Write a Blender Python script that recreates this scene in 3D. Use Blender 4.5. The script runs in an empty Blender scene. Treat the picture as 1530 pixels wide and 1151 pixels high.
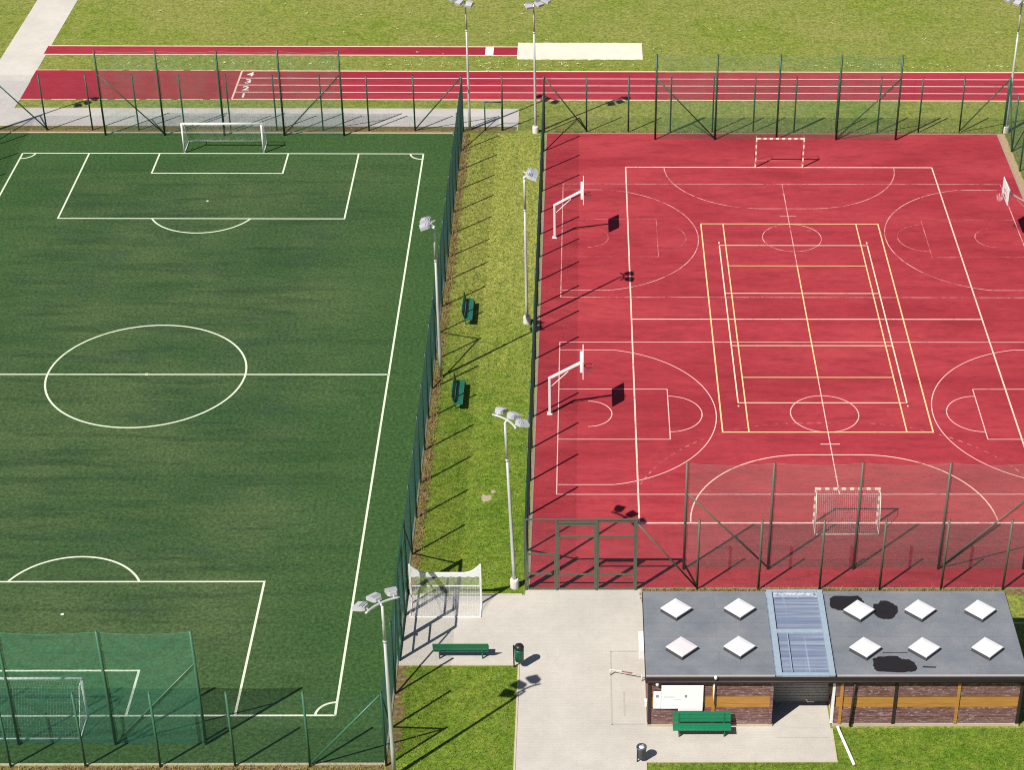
import bpy, math, random
from mathutils import Vector, Matrix
random.seed(7)
S = bpy.context.scene
COL = S.collection
PI = math.pi
R = math.radians

# ------------------------------------------------------------------ helpers
class MB:
    """collects shapes, builds ONE mesh object"""
    def __init__(s): s.v = []; s.f = []; s.m = []; s.cur = 0
    def add(s, vs, fs):
        o = len(s.v); s.v.extend(vs)
        for f in fs: s.f.append([i + o for i in f]); s.m.append(s.cur)
    def box(s, c, d, rz=0.0, M=None):
        x, y, z = d[0] / 2, d[1] / 2, d[2] / 2
        vs = [Vector((i * x, j * y, k * z)) for k in (-1, 1) for j in (-1, 1) for i in (-1, 1)]
        if M is None: M = Matrix.Rotation(rz, 4, 'Z')
        vs = [(M @ v) + Vector(c) for v in vs]
        s.add([tuple(v) for v in vs], [(0, 2, 3, 1), (4, 5, 7, 6), (0, 1, 5, 4), (2, 6, 7, 3), (0, 4, 6, 2), (1, 3, 7, 5)])
    def bx(s, x0, x1, y0, y1, z0, z1):
        s.box(((x0 + x1) / 2, (y0 + y1) / 2, (z0 + z1) / 2), (x1 - x0, y1 - y0, z1 - z0))
    def rod(s, a, b, r, n=8, r2=None, caps=True, ph=0.0):
        a = Vector(a); b = Vector(b); d = b - a
        if d.length < 1e-6: return
        d.normalize()
        u = d.cross(Vector((0, 0, 1)))
        if u.length < 1e-3: u = Vector((1, 0, 0))
        u.normalize(); w = d.cross(u)
        r2 = r if r2 is None else r2
        vs = []
        for p, rr in ((a, r), (b, r2)):
            for i in range(n):
                t = 2 * PI * i / n + ph
                vs.append(tuple(p + rr * (math.cos(t) * u + math.sin(t) * w)))
        fs = [(i, i + n, (i + 1) % n + n, (i + 1) % n) for i in range(n)]
        if caps: fs += [tuple(range(n)), tuple(range(2 * n - 1, n - 1, -1))]
        s.add(vs, fs)
    def path(s, pts, r, n=8):
        pts = [Vector(p) for p in pts]
        rings = []
        for i, p in enumerate(pts):
            d = (pts[min(i + 1, len(pts) - 1)] - pts[max(i - 1, 0)]).normalized()
            u = d.cross(Vector((0, 0, 1)))
            if u.length < 1e-3: u = Vector((1, 0, 0))
            u.normalize(); w = d.cross(u)
            rings.append([tuple(p + r * (math.cos(2 * PI * k / n) * u + math.sin(2 * PI * k / n) * w)) for k in range(n)])
        vs = [v for g in rings for v in g]; fs = []
        for i in range(len(pts) - 1):
            for k in range(n):
                fs.append((i * n + k, (i + 1) * n + k, (i + 1) * n + (k + 1) % n, i * n + (k + 1) % n))
        fs += [tuple(range(n)), tuple(range((len(pts)) * n - 1, (len(pts) - 1) * n - 1, -1))]
        s.add(vs, fs)
    def wire(s, a, b, r):
        s.rod(a, b, r, 3, None, False)
    def quad(s, x0, y0, x1, y1, z):
        s.add([(x0, y0, z), (x1, y0, z), (x1, y1, z), (x0, y1, z)], [(0, 1, 2, 3)])
    def poly(s, pts, z):
        s.add([(p[0], p[1], z) for p in pts], [tuple(range(len(pts)))])
    def line(s, a, b, w, z, dash=None, wob=0):
        a = Vector((a[0], a[1])); b = Vector((b[0], b[1])); d = b - a; L = d.length; d /= L
        n = Vector((-d.y, d.x)) * w / 2
        segs = [(0, L)]
        if dash:
            segs = []; t = 0
            while t < L: segs.append((t, min(L, t + dash[0]))); t += dash[0] + dash[1]
        for t0, t1 in segs:
            p = a + d * t0; q = a + d * t1
            s.add([(*(p - n), z), (*(q - n), z), (*(q + n), z), (*(p + n), z)], [(0, 1, 2, 3)])
    def arc(s, c, r, a0, a1, w, z, n=48, dash=None):
        def pt(t, rr): return (c[0] + rr * math.cos(t), c[1] + rr * math.sin(t), z)
        a0 = R(a0); a1 = R(a1)
        if dash:
            L = abs(a1 - a0) * r; k = max(1, int(L / (dash[0] + dash[1])))
            rng = [(a0 + (a1 - a0) * i / k, a0 + (a1 - a0) * (i + dash[0] / (dash[0] + dash[1])) / k) for i in range(k)]
            for u, v in rng:
                s.add([pt(u, r - w / 2), pt(v, r - w / 2), pt(v, r + w / 2), pt(u, r + w / 2)], [(0, 3, 2, 1)])
            return
        for i in range(n):
            u = a0 + (a1 - a0) * i / n; v = a0 + (a1 - a0) * (i + 1) / n
            s.add([pt(u, r - w / 2), pt(v, r - w / 2), pt(v, r + w / 2), pt(u, r + w / 2)], [(0, 3, 2, 1)])
    def lathe(s, prof, c=(0, 0, 0), n=20):
        vs = []; fs = []
        for r, z in prof:
            for i in range(n):
                t = 2 * PI * i / n; vs.append((c[0] + r * math.cos(t), c[1] + r * math.sin(t), c[2] + z))
        for j in range(len(prof) - 1):
            for i in range(n):
                fs.append((j * n + i, j * n + (i + 1) % n, (j + 1) * n + (i + 1) % n, (j + 1) * n + i))
        fs.append(tuple(range(n - 1, -1, -1))); k = (len(prof) - 1) * n
        fs.append(tuple(range(k, k + n)))
        s.add(vs, fs)
    def build(s, name, mat, parent=None, smooth=False, bevel=0):
        me = bpy.data.meshes.new(name)
        me.from_pydata(s.v, [], s.f)
        for m in (mat if isinstance(mat, (list, tuple)) else [mat]): me.materials.append(m)
        if any(s.m): me.polygons.foreach_set('material_index', s.m)
        if smooth: me.polygons.foreach_set('use_smooth', [True] * len(me.polygons))
        me.update()
        o = bpy.data.objects.new(name, me); COL.objects.link(o)
        if parent: o.parent = parent
        if bevel:
            b = o.modifiers.new('bevel', 'BEVEL'); b.width = bevel; b.segments = 2; b.limit_method = 'ANGLE'
        return o

def tag(o, label=None, cat=None, group=None, kind=None):
    if label: o['label'] = label
    if cat: o['category'] = cat
    if group: o['group'] = group
    if kind: o['kind'] = kind
    return o
def thing(name, label, cat, loc=(0, 0, 0), rz=0, group=None):
    o = bpy.data.objects.new(name, None); COL.objects.link(o)
    o.location = loc; o.rotation_euler = (0, 0, rz); o.empty_display_size = .3
    return tag(o, label, cat, group)
def dup(root, loc, rz, label, group=None):
    r = root.copy(); COL.objects.link(r); r.location = loc; r.rotation_euler = (0, 0, rz); r['label'] = label
    if group: r['group'] = group
    for ch in list(root.children):
        c = ch.copy(); COL.objects.link(c); c.parent = r
        for g in list(ch.children):
            d = g.copy(); COL.objects.link(d); d.parent = c
    return r
def struct(mb, name, mat): return tag(mb.build(name, mat), kind='structure')

# ------------------------------------------------------------------ materials
class NT:
    def __init__(s, name):
        s.mat = bpy.data.materials.new(name); s.mat.use_nodes = True
        s.t = s.mat.node_tree; s.b = s.t.nodes['Principled BSDF']; s.co = None
    def n(s, typ, **kw):
        x = s.t.nodes.new(typ)
        for k, v in kw.items(): setattr(x, k, v)
        return x
    def l(s, a, b): s.t.links.new(a, b)
    def coords(s, scale=(1, 1, 1), rot=(0, 0, 0)):
        g = s.n('ShaderNodeNewGeometry'); m = s.n('ShaderNodeMapping')
        m.inputs['Scale'].default_value = scale; m.inputs['Rotation'].default_value = rot
        s.l(g.outputs['Position'], m.inputs['Vector']); return m.outputs['Vector']
    def noise(s, scale, detail=4, rough=.6, stretch=(1, 1, 1), dist=0):
        x = s.n('ShaderNodeTexNoise'); x.inputs['Scale'].default_value = scale
        x.inputs['Detail'].default_value = detail; x.inputs['Roughness'].default_value = rough
        x.inputs['Distortion'].default_value = dist
        s.l(s.coords(stretch), x.inputs['Vector']); return x.outputs['Fac']
    def ramp(s, fac, stops):
        r = s.n('ShaderNodeValToRGB'); e = r.color_ramp.elements
        while len(e) < len(stops): e.new(.5)
        for i, (p, c) in enumerate(stops):
            e[i].position = p; e[i].color = (*c, 1) if len(c) == 3 else c
        s.l(fac, r.inputs['Fac']); return r.outputs['Color']
    def mix(s, fac, a, b, blend='MIX'):
        m = s.n('ShaderNodeMix', data_type='RGBA', blend_type=blend)
        for sock, v in ((m.inputs[0], fac), (m.inputs[6], a), (m.inputs[7], b)):
            if hasattr(v, 'is_linked'): s.l(v, sock)
            elif isinstance(v, (int, float)): sock.default_value = v
            else: sock.default_value = (*v, 1)
        return m.outputs[2]
    def gray(s, lo, hi, fac): return s.ramp(fac, [(0, (lo,) * 3), (1, (hi,) * 3)])
    def bump(s, h, strength=.4, dist=.02):
        b = s.n('ShaderNodeBump'); b.inputs['Strength'].default_value = strength; b.inputs['Distance'].default_value = dist
        s.l(h, b.inputs['Height']); s.l(b.outputs['Normal'], s.b.inputs['Normal'])
    def done(s, col, rough=.8, metal=0, spec=.3):
        if hasattr(col, 'is_linked'): s.l(col, s.b.inputs['Base Color'])
        else: s.b.inputs['Base Color'].default_value = (*col, 1)
        s.b.inputs['Roughness'].default_value = rough; s.b.inputs['Metallic'].default_value = metal
        s.b.inputs['Specular IOR Level'].default_value = spec
        return s.mat

def painted(name, col, rough=.5, var=.18, scale=6, metal=0, spec=.4):
    t = NT(name); f = t.noise(scale, 5)
    c = t.mix(1.0, col, t.gray(1 - var * 1.4, 1 + var * .6, f), 'MULTIPLY')
    return t.done(c, rough, metal, spec)

def lawn_mat(name, g1, g2, g3, dry, grad=None):
    t = NT(name)
    big = t.noise(.13, 3); mid = t.noise(.9, 4, .65); fine = t.noise(5.5, 6, .78); vf = t.noise(17, 3, .8)
    c = t.ramp(mid, [(.28, g1), (.52, g2), (.75, g3)])
    c = t.mix(t.ramp(big, [(.36, (0, 0, 0)), (.68, (.75,) * 3)]), c, dry)
    if grad:     # the strip dries out towards its far end
        xyz = t.n('ShaderNodeSeparateXYZ'); t.l(t.coords(), xyz.inputs[0])
        m = t.n('ShaderNodeMapRange'); t.l(xyz.outputs[1], m.inputs[0]); m.inputs[1].default_value = -22; m.inputs[2].default_value = 6
        k = t.n('ShaderNodeMath', operation='MULTIPLY_ADD'); t.l(mid, k.inputs[0]); k.inputs[1].default_value = 1.6; k.inputs[2].default_value = -.8
        a2 = t.n('ShaderNodeMath', operation='ADD'); a2.use_clamp = True; t.l(m.outputs[0], a2.inputs[0]); t.l(k.outputs[0], a2.inputs[1])
        k2 = t.n('ShaderNodeMath', operation='MULTIPLY'); t.l(a2.outputs[0], k2.inputs[0]); t.l(m.outputs[0], k2.inputs[1])
        c = t.mix(k2.outputs[0], c, grad)
    clump = t.noise(2.3, 6, .78)
    c = t.mix(1.0, c, t.ramp(clump, [(.36, (.66, .68, .6)), (.5, (1,) * 3), (.66, (1.25, 1.2, 1.25))]), 'MULTIPLY')
    c = t.mix(1.0, c, t.ramp(fine, [(.33, (.45,) * 3), (.5, (1.0,) * 3), (.66, (1.5, 1.45, 1.45))]), 'MULTIPLY')
    c = t.mix(1.0, c, t.ramp(vf, [(.28, (.6,) * 3), (.7, (1.35,) * 3)]), 'MULTIPLY')
    a = t.n('ShaderNodeMath', operation='ADD'); t.l(fine, a.inputs[0]); t.l(vf, a.inputs[1])
    t.bump(a.outputs[0], .55, .06)
    return t.done(c, .95, 0, .1)

M = {}
M['lawn'] = lawn_mat('lawn_grass', (.120, .178, .022), (.180, .222, .036), (.232, .248, .060), (.245, .242, .072))
M['lush'] = lawn_mat('lush_grass', (.055, .134, .010), (.102, .182, .015), (.185, .225, .032), (.165, .212, .030), (.262, .275, .062))

def turf_mat():
    t = NT('artificial_turf')
    big = t.noise(.09, 4, .65); streak = t.noise(.34, 6, .66, (.20, 1, 1), .8); st2 = t.noise(1.0, 5, .7, (.14, 1, 1), .4)
    blot = t.noise(.6, 5, .7, (.5, 1, 1), .5); fine = t.noise(5.5, 6, .82)
    c = t.ramp(big, [(.36, (.029, .068, .022)), (.5, (.042, .081, .029)), (.64, (.061, .098, .036))])
    c = t.mix(t.ramp(streak, [(.47, (0, 0, 0)), (.66, (.6,) * 3)]), c, (.072, .106, .039))
    c = t.mix(t.ramp(st2, [(.50, (0, 0, 0)), (.67, (.7,) * 3)]), c, (.020, .046, .019))
    c = t.mix(t.ramp(blot, [(.52, (0, 0, 0)), (.68, (.55,) * 3)]), c, (.036, .064, .034))
    xyz = t.n('ShaderNodeSeparateXYZ'); t.l(t.coords(), xyz.inputs[0])
    def far(sock, c0, lo, hi):      # less trodden, greener fibre outside the playing lines
        a = t.n('ShaderNodeMath', operation='SUBTRACT'); t.l(sock, a.inputs[0]); a.inputs[1].default_value = c0
        b = t.n('ShaderNodeMath', operation='ABSOLUTE'); t.l(a.outputs[0], b.inputs[0])
        m = t.n('ShaderNodeMapRange'); t.l(b.outputs[0], m.inputs[0]); m.inputs[1].default_value = lo; m.inputs[2].default_value = hi; m.inputs[4].default_value = .75
        return m.outputs[0]
    mx = t.n('ShaderNodeMath', operation='MAXIMUM'); t.l(far(xyz.outputs[0], -36.4, 7.5, 14), mx.inputs[0]); t.l(far(xyz.outputs[1], -6.1, 22, 29.5), mx.inputs[1])
    c = t.mix(mx.outputs[0], c, (.034, .084, .021))
    c = t.mix(1.0, c, t.ramp(fine, [(.36, (.52,) * 3), (.5, (.98,) * 3), (.64, (1.5,) * 3)]), 'MULTIPLY')
    t.bump(fine, .4, .03)
    return t.done(c, .9, 0, .15)
M['turf'] = turf_mat()

def red_mat(name, a, b, c2, stretch=(.3, 1, 1)):
    t = NT(name)
    big = t.noise(.22, 5, .65, stretch, .5); st = t.noise(1.3, 5, .7, (.25, 1, 1), .4); fine = t.noise(14, 4, .8)
    mot = t.noise(2.6, 5, .75, (.6, 1, 1))
    c = t.ramp(big, [(.38, a), (.5, b), (.64, c2)])
    c = t.mix(t.ramp(st, [(.50, (0, 0, 0)), (.68, (.5,) * 3)]), c, tuple(x * .66 for x in a))
    c = t.mix(1.0, c, t.ramp(mot, [(.36, (.90,) * 3), (.64, (1.09,) * 3)]), 'MULTIPLY')
    c = t.mix(1.0, c, t.ramp(fine, [(.36, (.9,) * 3), (.64, (1.08,) * 3)]), 'MULTIPLY')
    t.bump(fine, .15, .01)
    return t.done(c, .85, 0, .2)
M['court'] = red_mat('red_court', (.275, .024, .034), (.328, .032, .043), (.372, .043, .052))
M['track'] = red_mat('red_track', (.27, .018, .034), (.31, .022, .040), (.35, .03, .048), (.1, 1, 1))

def pave_mat(name, col, grain=1.0, bricks=True):
    t = NT(name)
    big = t.noise(.25, 5, .65); fine = t.noise(20, 4, .8); mid = t.noise(1.7, 5, .7)
    c = t.mix(1.0, col, t.ramp(big, [(.3, (.88, .875, .86)), (.7, (1.06, 1.05, 1.04))]), 'MULTIPLY')
    c = t.mix(1.0, c, t.ramp(mid, [(.3, (.95, .945, .94)), (.6, (1.02,) * 3)]), 'MULTIPLY')
    c = t.mix(1.0, c, t.ramp(fine, [(.3, (.9,) * 3), (.7, (1.06,) * 3)]), 'MULTIPLY')
    if bricks:
        b = t.n('ShaderNodeTexBrick'); b.inputs['Scale'].default_value = 1
        b.inputs['Brick Width'].default_value = .2; b.inputs['Row Height'].default_value = .1
        b.inputs['Mortar Size'].default_value = .006; b.inputs['Color1'].default_value = (1, 1, 1, 1)
        b.inputs['Color2'].default_value = (.97, .965, .96, 1); b.inputs['Mortar'].default_value = (.86, .85, .83, 1)
        t.l(t.coords(), b.inputs['Vector']); c = t.mix(1.0, c, b.outputs['Color'], 'MULTIPLY')
    t.bump(fine, .2, .01)
    return t.done(c, .9, 0, .2)
M['pave'] = pave_mat('concrete_pavers', (.50, .475, .43))
M['path'] = pave_mat('pale_path', (.545, .51, .465), bricks=False)
M['path2'] = pave_mat('grey_path', (.50, .475, .46))
M['kerb'] = pave_mat('kerb_stone', (.50, .43, .32), bricks=False)
M['dullkerb'] = pave_mat('weathered_kerb', (.30, .245, .19), bricks=False)
M['sand'] = pave_mat('pit_sand', (.70, .64, .53), bricks=False)
M['conc'] = pave_mat('white_concrete', (.66, .64, .58), bricks=False)

def dirt_mat():
    t = NT('dry_soil'); a = t.noise(1.1, 4); b = t.noise(6, 6, .75)
    c = t.ramp(b, [(.32, (.045, .028, .016)), (.5, (.16, .105, .05)), (.68, (.36, .27, .15))])
    c = t.mix(t.ramp(a, [(.42, (0, 0, 0)), (.62, (.8,) * 3)]), c, (.15, .15, .035))
    t.bump(b, .7, .05); return t.done(c, .95, 0, .1)
M['dirt'] = dirt_mat()
M['sandpatch'] = painted('bare_sand', (.42, .34, .24), .95, .4, 9)

def worn(name, col, under, amt, scale=3.5):
    """line paint with worn gaps where the floor shows"""
    t = NT(name); n = t.noise(scale, 6, .75); b = t.noise(.5, 3)
    a = t.n('ShaderNodeMath', operation='ADD'); t.l(n, a.inputs[0]); t.l(b, a.inputs[1])
    k = t.n('ShaderNodeMath', operation='MULTIPLY'); t.l(a.outputs[0], k.inputs[0]); k.inputs[1].default_value = .5
    f = t.ramp(k.outputs[0], [(amt - .06, (1, 1, 1)), (amt + .08, (0, 0, 0))])
    return t.done(t.mix(f, col, under), .75, 0, .25)
M['white_turf'] = worn('turf_line', (.60, .66, .50), (.30, .40, .22), .36)
M['lw'] = worn('pale_court_line', (.80, .52, .42), (.36, .05, .06), .40)
M['lb'] = worn('thin_court_line', (.70, .36, .34), (.36, .05, .06), .46)
M['lbn'] = worn('thin_fresh_line', (.76, .42, .40), (.36, .05, .06), .36)
M['lbf'] = worn('thin_faded_line', (.62, .24, .23), (.36, .05, .06), .53)
M['ly'] = worn('yellow_court_line', (.74, .50, .24), (.36, .05, .06), .34)
M['lv'] = worn('cream_court_line', (.80, .58, .40), (.36, .05, .06), .34)
M['tl'] = worn('track_line', (.78, .46, .44), (.35, .05, .06), .34)
M['tedge'] = worn('track_edge', (.78, .58, .42), (.45, .25, .15), .36)

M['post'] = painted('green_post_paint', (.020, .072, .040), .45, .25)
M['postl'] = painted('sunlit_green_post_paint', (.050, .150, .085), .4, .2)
M['posto'] = painted('olive_post_paint', (.098, .108, .076), .5, .2)
M['mesh'] = painted('green_fence_wire', (.040, .105, .105), .45, .1)
M['netg'] = painted('green_netting', (.085, .36, .23), .7, .15)
M['neto'] = painted('grey_green_netting', (.21, .20, .175), .7, .1)
M['netf'] = painted('dark_green_netting', (.075, .22, .14), .7, .1)
M['netw'] = painted('white_netting', (.72, .74, .72), .7, .1)
M['white'] = painted('white_paint', (.78, .78, .76), .4, .1)
M['galv'] = painted('galvanised_steel', (.55, .58, .54), .4, .15, 9, .25)
M['lamp'] = painted('lamp_housing', (.50, .51, .54), .35, .12, 9, .2)
M['lampglass'] = painted('lamp_glass', (.10, .11, .13), .1, .05)
M['black'] = painted('black_steel', (.02, .022, .022), .4, .2)
M['gred'] = painted('red_goal_stripe', (.55, .16, .13), .5, .15)
M['gcream'] = painted('cream_goal_stripe', (.82, .74, .60), .5, .1)
M['rim'] = painted('orange_rim', (.42, .05, .03), .4, .1)
M['bench'] = painted('bright_green_bench_paint', (.010, .185, .085), .35, .25, 12, 0, .5)
M['benchd'] = painted('bottle_green_bench_paint', (.018, .165, .105), .4, .35, 14, 0, .5)
M['bing'] = painted('green_bin_paint', (.01, .12, .06), .35, .2)
M['bind'] = painted('slate_bin_paint', (.075, .085, .11), .4, .25)
M['bag'] = painted('white_bin_bag', (.75, .76, .78), .5, .1)
M['tar'] = painted('tar_patch', (.012, .009, .012), .7, .3, 3)
M['fascia'] = painted('dark_fascia', (.035, .022, .022), .6, .3)
M['skyl'] = painted('skylight_dome', (.68, .68, .69), .35, .10, 3)
M['skylp'] = painted('pinkish_skylight_dome', (.68, .60, .61), .35, .06, 3)
M['skylf'] = painted('skylight_upstand', (.06, .06, .065), .6, .2)
M['alu'] = painted('pale_blue_aluminium', (.30, .37, .44), .45, .2, 5)
M['shutter'] = painted('grey_shutter', (.34, .32, .30), .6, .25)
M['pipe'] = painted('white_pipe', (.80, .80, .76), .4, .08)
M['board'] = painted('white_board', (.85, .86, .86), .5, .05)
M['grey'] = painted('grey_print', (.25, .27, .27), .6, .1)
M['mint'] = painted('pale_print', (.66, .74, .72), .6, .1)

def roof_mat():
    t = NT('grey_roof_felt'); a = t.noise(.6, 5, .65); f = t.noise(22, 3, .8); s = t.noise(.9, 4, .6, (.25, 1, 1))
    c = t.ramp(a, [(.36, (.150, .166, .190)), (.64, (.200, .212, .230))])
    c = t.mix(t.ramp(s, [(.5, (0, 0, 0)), (.8, (.5,) * 3)]), c, (.23, .225, .235))
    c = t.mix(1.0, c, t.ramp(f, [(.3, (.80,) * 3), (.7, (1.12,) * 3)]), 'MULTIPLY')
    w = t.n('ShaderNodeTexBrick'); w.inputs['Scale'].default_value = 1; w.inputs['Brick Width'].default_value = 7.0
    w.inputs['Row Height'].default_value = .98; w.inputs['Mortar Size'].default_value = .018
    w.inputs['Color1'].default_value = (1, 1, 1, 1); w.inputs['Color2'].default_value = (.95, .95, .95, 1); w.inputs['Mortar'].default_value = (.86, .86, .86, 1)
    t.l(t.coords(), w.inputs['Vector']); c = t.mix(1.0, c, w.outputs['Color'], 'MULTIPLY')
    t.bump(f, .3, .01); return t.done(c, .85, 0, .3)
M['roof'] = roof_mat()
def log_mat():
    t = NT('weathered_brown_boards'); a = t.noise(2.2, 6, .75, (1, 1, 5)); p = t.noise(4.2, 5, .7, (1.3, 1, 3.2)); g = t.noise(.8, 3)
    c = t.ramp(a, [(.32, (.085, .038, .036)), (.52, (.185, .095, .088)), (.70, (.32, .20, .18))])
    c = t.mix(t.ramp(p, [(.57, (0, 0, 0)), (.64, (.85,) * 3)]), c, (.44, .33, .31))
    z = t.n('ShaderNodeSeparateXYZ'); t.l(t.coords(), z.inputs[0])
    k = t.n('ShaderNodeMath', operation='MULTIPLY_ADD'); t.l(z.outputs[2], k.inputs[0]); k.inputs[1].default_value = -1.6; k.inputs[2].default_value = .62
    k2 = t.n('ShaderNodeMath', operation='MULTIPLY'); t.l(k.outputs[0], k2.inputs[0]); t.l(g, k2.inputs[1]); k2.use_clamp = True
    c = t.mix(k2.outputs[0], c, (.42, .35, .33))
    t.bump(a, .4, .02); return t.done(c, .75, 0, .25)
M['log'] = log_mat()
def ochre_mat():
    t = NT('ochre_boards'); a = t.noise(2.5, 5, .7, (.4, 1, 6)); p = t.noise(5, 4, .7)
    c = t.ramp(a, [(.3, (.33, .15, .035)), (.6, (.46, .23, .055)), (.8, (.58, .34, .12))])
    c = t.mix(t.ramp(p, [(.62, (0, 0, 0)), (.75, (.4,) * 3)]), c, (.25, .10, .03))
    t.bump(a, .3, .01); return t.done(c, .6, 0, .3)
M['ochre'] = ochre_mat()
def pane_mat():
    t = NT('bluish_roof_glazing'); a = t.noise(1.5, 5, .7, (.10, 4.5, 1)); e = t.noise(3.5, 6, .75); v = t.noise(1.3, 4, .6, (3, .1, 1))
    c = t.ramp(a, [(.38, (.15, .19, .29)), (.52, (.24, .28, .38)), (.66, (.40, .43, .50))])
    c = t.mix(t.ramp(v, [(.6, (0, 0, 0)), (.72, (.5,) * 3)]), c, (.45, .52, .62))
    z = t.n('ShaderNodeSeparateXYZ'); t.l(t.coords(), z.inputs[0])
    k = t.n('ShaderNodeMapRange'); t.l(z.outputs[1], k.inputs[0]); k.inputs[1].default_value = -29.95; k.inputs[2].default_value = -29.3; k.inputs[3].default_value = -.25; k.inputs[4].default_value = .1
    k2 = t.n('ShaderNodeMath', operation='ADD'); t.l(k.outputs[0], k2.inputs[0]); t.l(e, k2.inputs[1])
    c = t.mix(t.ramp(k2.outputs[0], [(.52, (0, 0, 0)), (.6, (1, 1, 1))]), c, (.66, .67, .70))
    m = t.done(c, .25, 0, .5)
    tr = t.n('ShaderNodeBsdfTransparent'); tr.inputs['Color'].default_value = (.85, .92, 1, 1); mx = t.n('ShaderNodeMixShader'); mx.inputs[0].default_value = .22
    t.l(t.b.outputs[0], mx.inputs[1]); t.l(tr.outputs[0], mx.inputs[2]); t.l(mx.outputs[0], t.t.nodes['Material Output'].inputs['Surface'])
    return m
M['pane'] = pane_mat()

# ------------------------------------------------------------------ ground
def ragged(x0, x1, y0, y1, sides, amp, step):
    """rectangle outline whose named sides (l r b t) wander"""
    pts = []
    def edge(a, b, ax, ok):
        n = max(1, int(math.dist(a, b) / step)) if ok else 1
        for i in range(n):
            t = i / n; p = [a[0] + (b[0] - a[0]) * t, a[1] + (b[1] - a[1]) * t]
            if ok: p[ax] += random.uniform(-amp, amp)
            pts.append(p)
    edge((x0, y0), (x1, y0), 1, 'b' in sides); edge((x1, y0), (x1, y1), 0, 'r' in sides)
    edge((x1, y1), (x0, y1), 1, 't' in sides); edge((x0, y1), (x0, y0), 0, 'l' in sides)
    return pts

g = MB(); g.quad(-420, -250, 420, 700, 0); struct(g, 'lawn', M['lawn'])
g = MB(); g.poly(ragged(-20.75, -15.5, -25.72, 24.9, '', 0, 1), .004); g.poly([(-20.75, -60), (-15.56, -60), (-15.56, -30.8), (-20.75, -30.8)], .004)
g.poly([(-10.2, -60), (60, -60), (60, -35.0), (-2.2, -35.0), (-2.2, -37.1), (-10.2, -37.1)], .004)
struct(g, 'lush_lawn', M['lush'])
# dry soil along the fences
g = MB()
g.poly(ragged(-20.85, -20.42, -25.7, 25.2, 'r', .20, .16), .009)
g.poly(ragged(-20.85, -20.40, -46, -30.85, 'r', .22, .16), .009)
g.poly(ragged(-52.6, -17.4, 25.32, 26.35, 't', .12, .3), .009)
g.poly(ragged(-15.6, 15.9, 25.26, 25.5, 't', .10, .25), .009)
g.poly(ragged(-60, -20.95, -46, -37.30, '', .1, .3), .009)
g.poly(ragged(-10.2, 5.9, -29.3, -25.30, '', .1, .3), .009); g.poly(ragged(5.9, 16.5, -25.75, -25.30, 'b', .1, .25), .009)
struct(g, 'bare_soil', M['dirt'])
g = MB(); g.poly(ragged(15.2, 15.66, -25.2, 25.24, 'r', .06, .3), .013); struct(g, 'sandy_edge_strip', painted('tan_soil', (.42, .29, .17), .95, .45, 5))
g = MB(); g.bx(6.4, 40, -27.9, -27.82, -.1, .04); struct(g, 'lawn_kerb', M['kerb'])
g = MB(); g.poly([(-17.57 + (.28 + random.uniform(-.12, .12)) * math.cos(t * PI / 9), -17.87 + (.42 + random.uniform(-.25, .15)) * math.sin(t * PI / 9)) for t in range(18)], .009)
g.poly([(-17.2 + .15 * math.cos(t * PI / 5) * random.uniform(.6, 1.2), -17.3 + .16 * math.sin(t * PI / 5)) for t in range(10)], .009)
struct(g, 'worn_lawn_patch', M['sandpatch'])

# football turf
g = MB(); g.quad(-52.35, -37.15, -20.95, 25.15, .012); struct(g, 'football_turf', M['turf'])
g = MB()
for a in ((-52.35, -20.95, 25.15, 25.27), (-52.35, -20.95, -37.27, -37.15)): g.bx(a[0], a[1], a[2], a[3], -.1, .05)
for a in ((-20.95, -20.87, -37.27, 25.27), (-52.43, -52.35, -37.27, 25.27)): g.bx(a[0], a[1], a[2], a[3], -.1, .05)
struct(g, 'turf_kerb', M['kerb'])
z = .016; w = .105
XR, XL, YT, YB = -23.30, -49.62, 21.97, -34.14; XC = (XR + XL) / 2 + .05; YM = -6.1
g = MB()
for a, b in (((XL, YT), (XR, YT)), ((XL, YB), (XR, YB)), ((XR, YT), (XR, YB)), ((XL, YT), (XL, YB)), ((XL, YM), (XR, YM))):
    d = w / 2
    g.line(a, b, w, z)
def box_marks(yg, sg):
    for hw, dp in ((8.85, 9.45), (4.22, 3.0)):
        y1 = yg - sg * dp
        g.line((XC - hw, yg), (XC - hw, y1), w, z + .004); g.line((XC + hw, yg), (XC + hw, y1), w, z + .004)
        g.line((XC - hw - w / 2, y1), (XC + hw + w / 2, y1), w, z)
    r = 4.45; c = (XC, yg - sg * 7.0); dy = 2.45; a = math.degrees(math.acos(min(1, 3.1 / math.hypot(3.1, 2.45))))
    rr = math.hypot(3.05, 1.95)
    cy = yg - sg * 11.45 + sg * 0; h = 1.95; cchord = 3.05; rad = (cchord ** 2 + h ** 2) / (2 * h); cc = (XC, yg - sg * (9.45 + h) + sg * rad)
    a = math.degrees(math.asin(cchord / rad)) if rad >= cchord else 90
    base = -90 if sg > 0 else 90
    g.arc(cc, rad, base - a, base + a, w, z + .004, 40)
    g.arc((XC, yg - sg * 7.0), .04, 0, 360, .08, z, 12)
box_marks(YT, 1); box_marks(YB, -1)
g.arc((XC, YM), 5.35, 0, 360, w, z + .004, 96)
g.arc((XC, YM), .05, 0, 360, .14, z + .008, 12)
for cx, cy, a0 in ((XR, YT, 180), (XL, YT, 270), (XR, YB, 90), (XL, YB, 0)): g.arc((cx, cy), .85, a0, a0 + 90, .11, z + .004, 14)
struct(g, 'football_markings', M['white_turf'])

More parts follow.
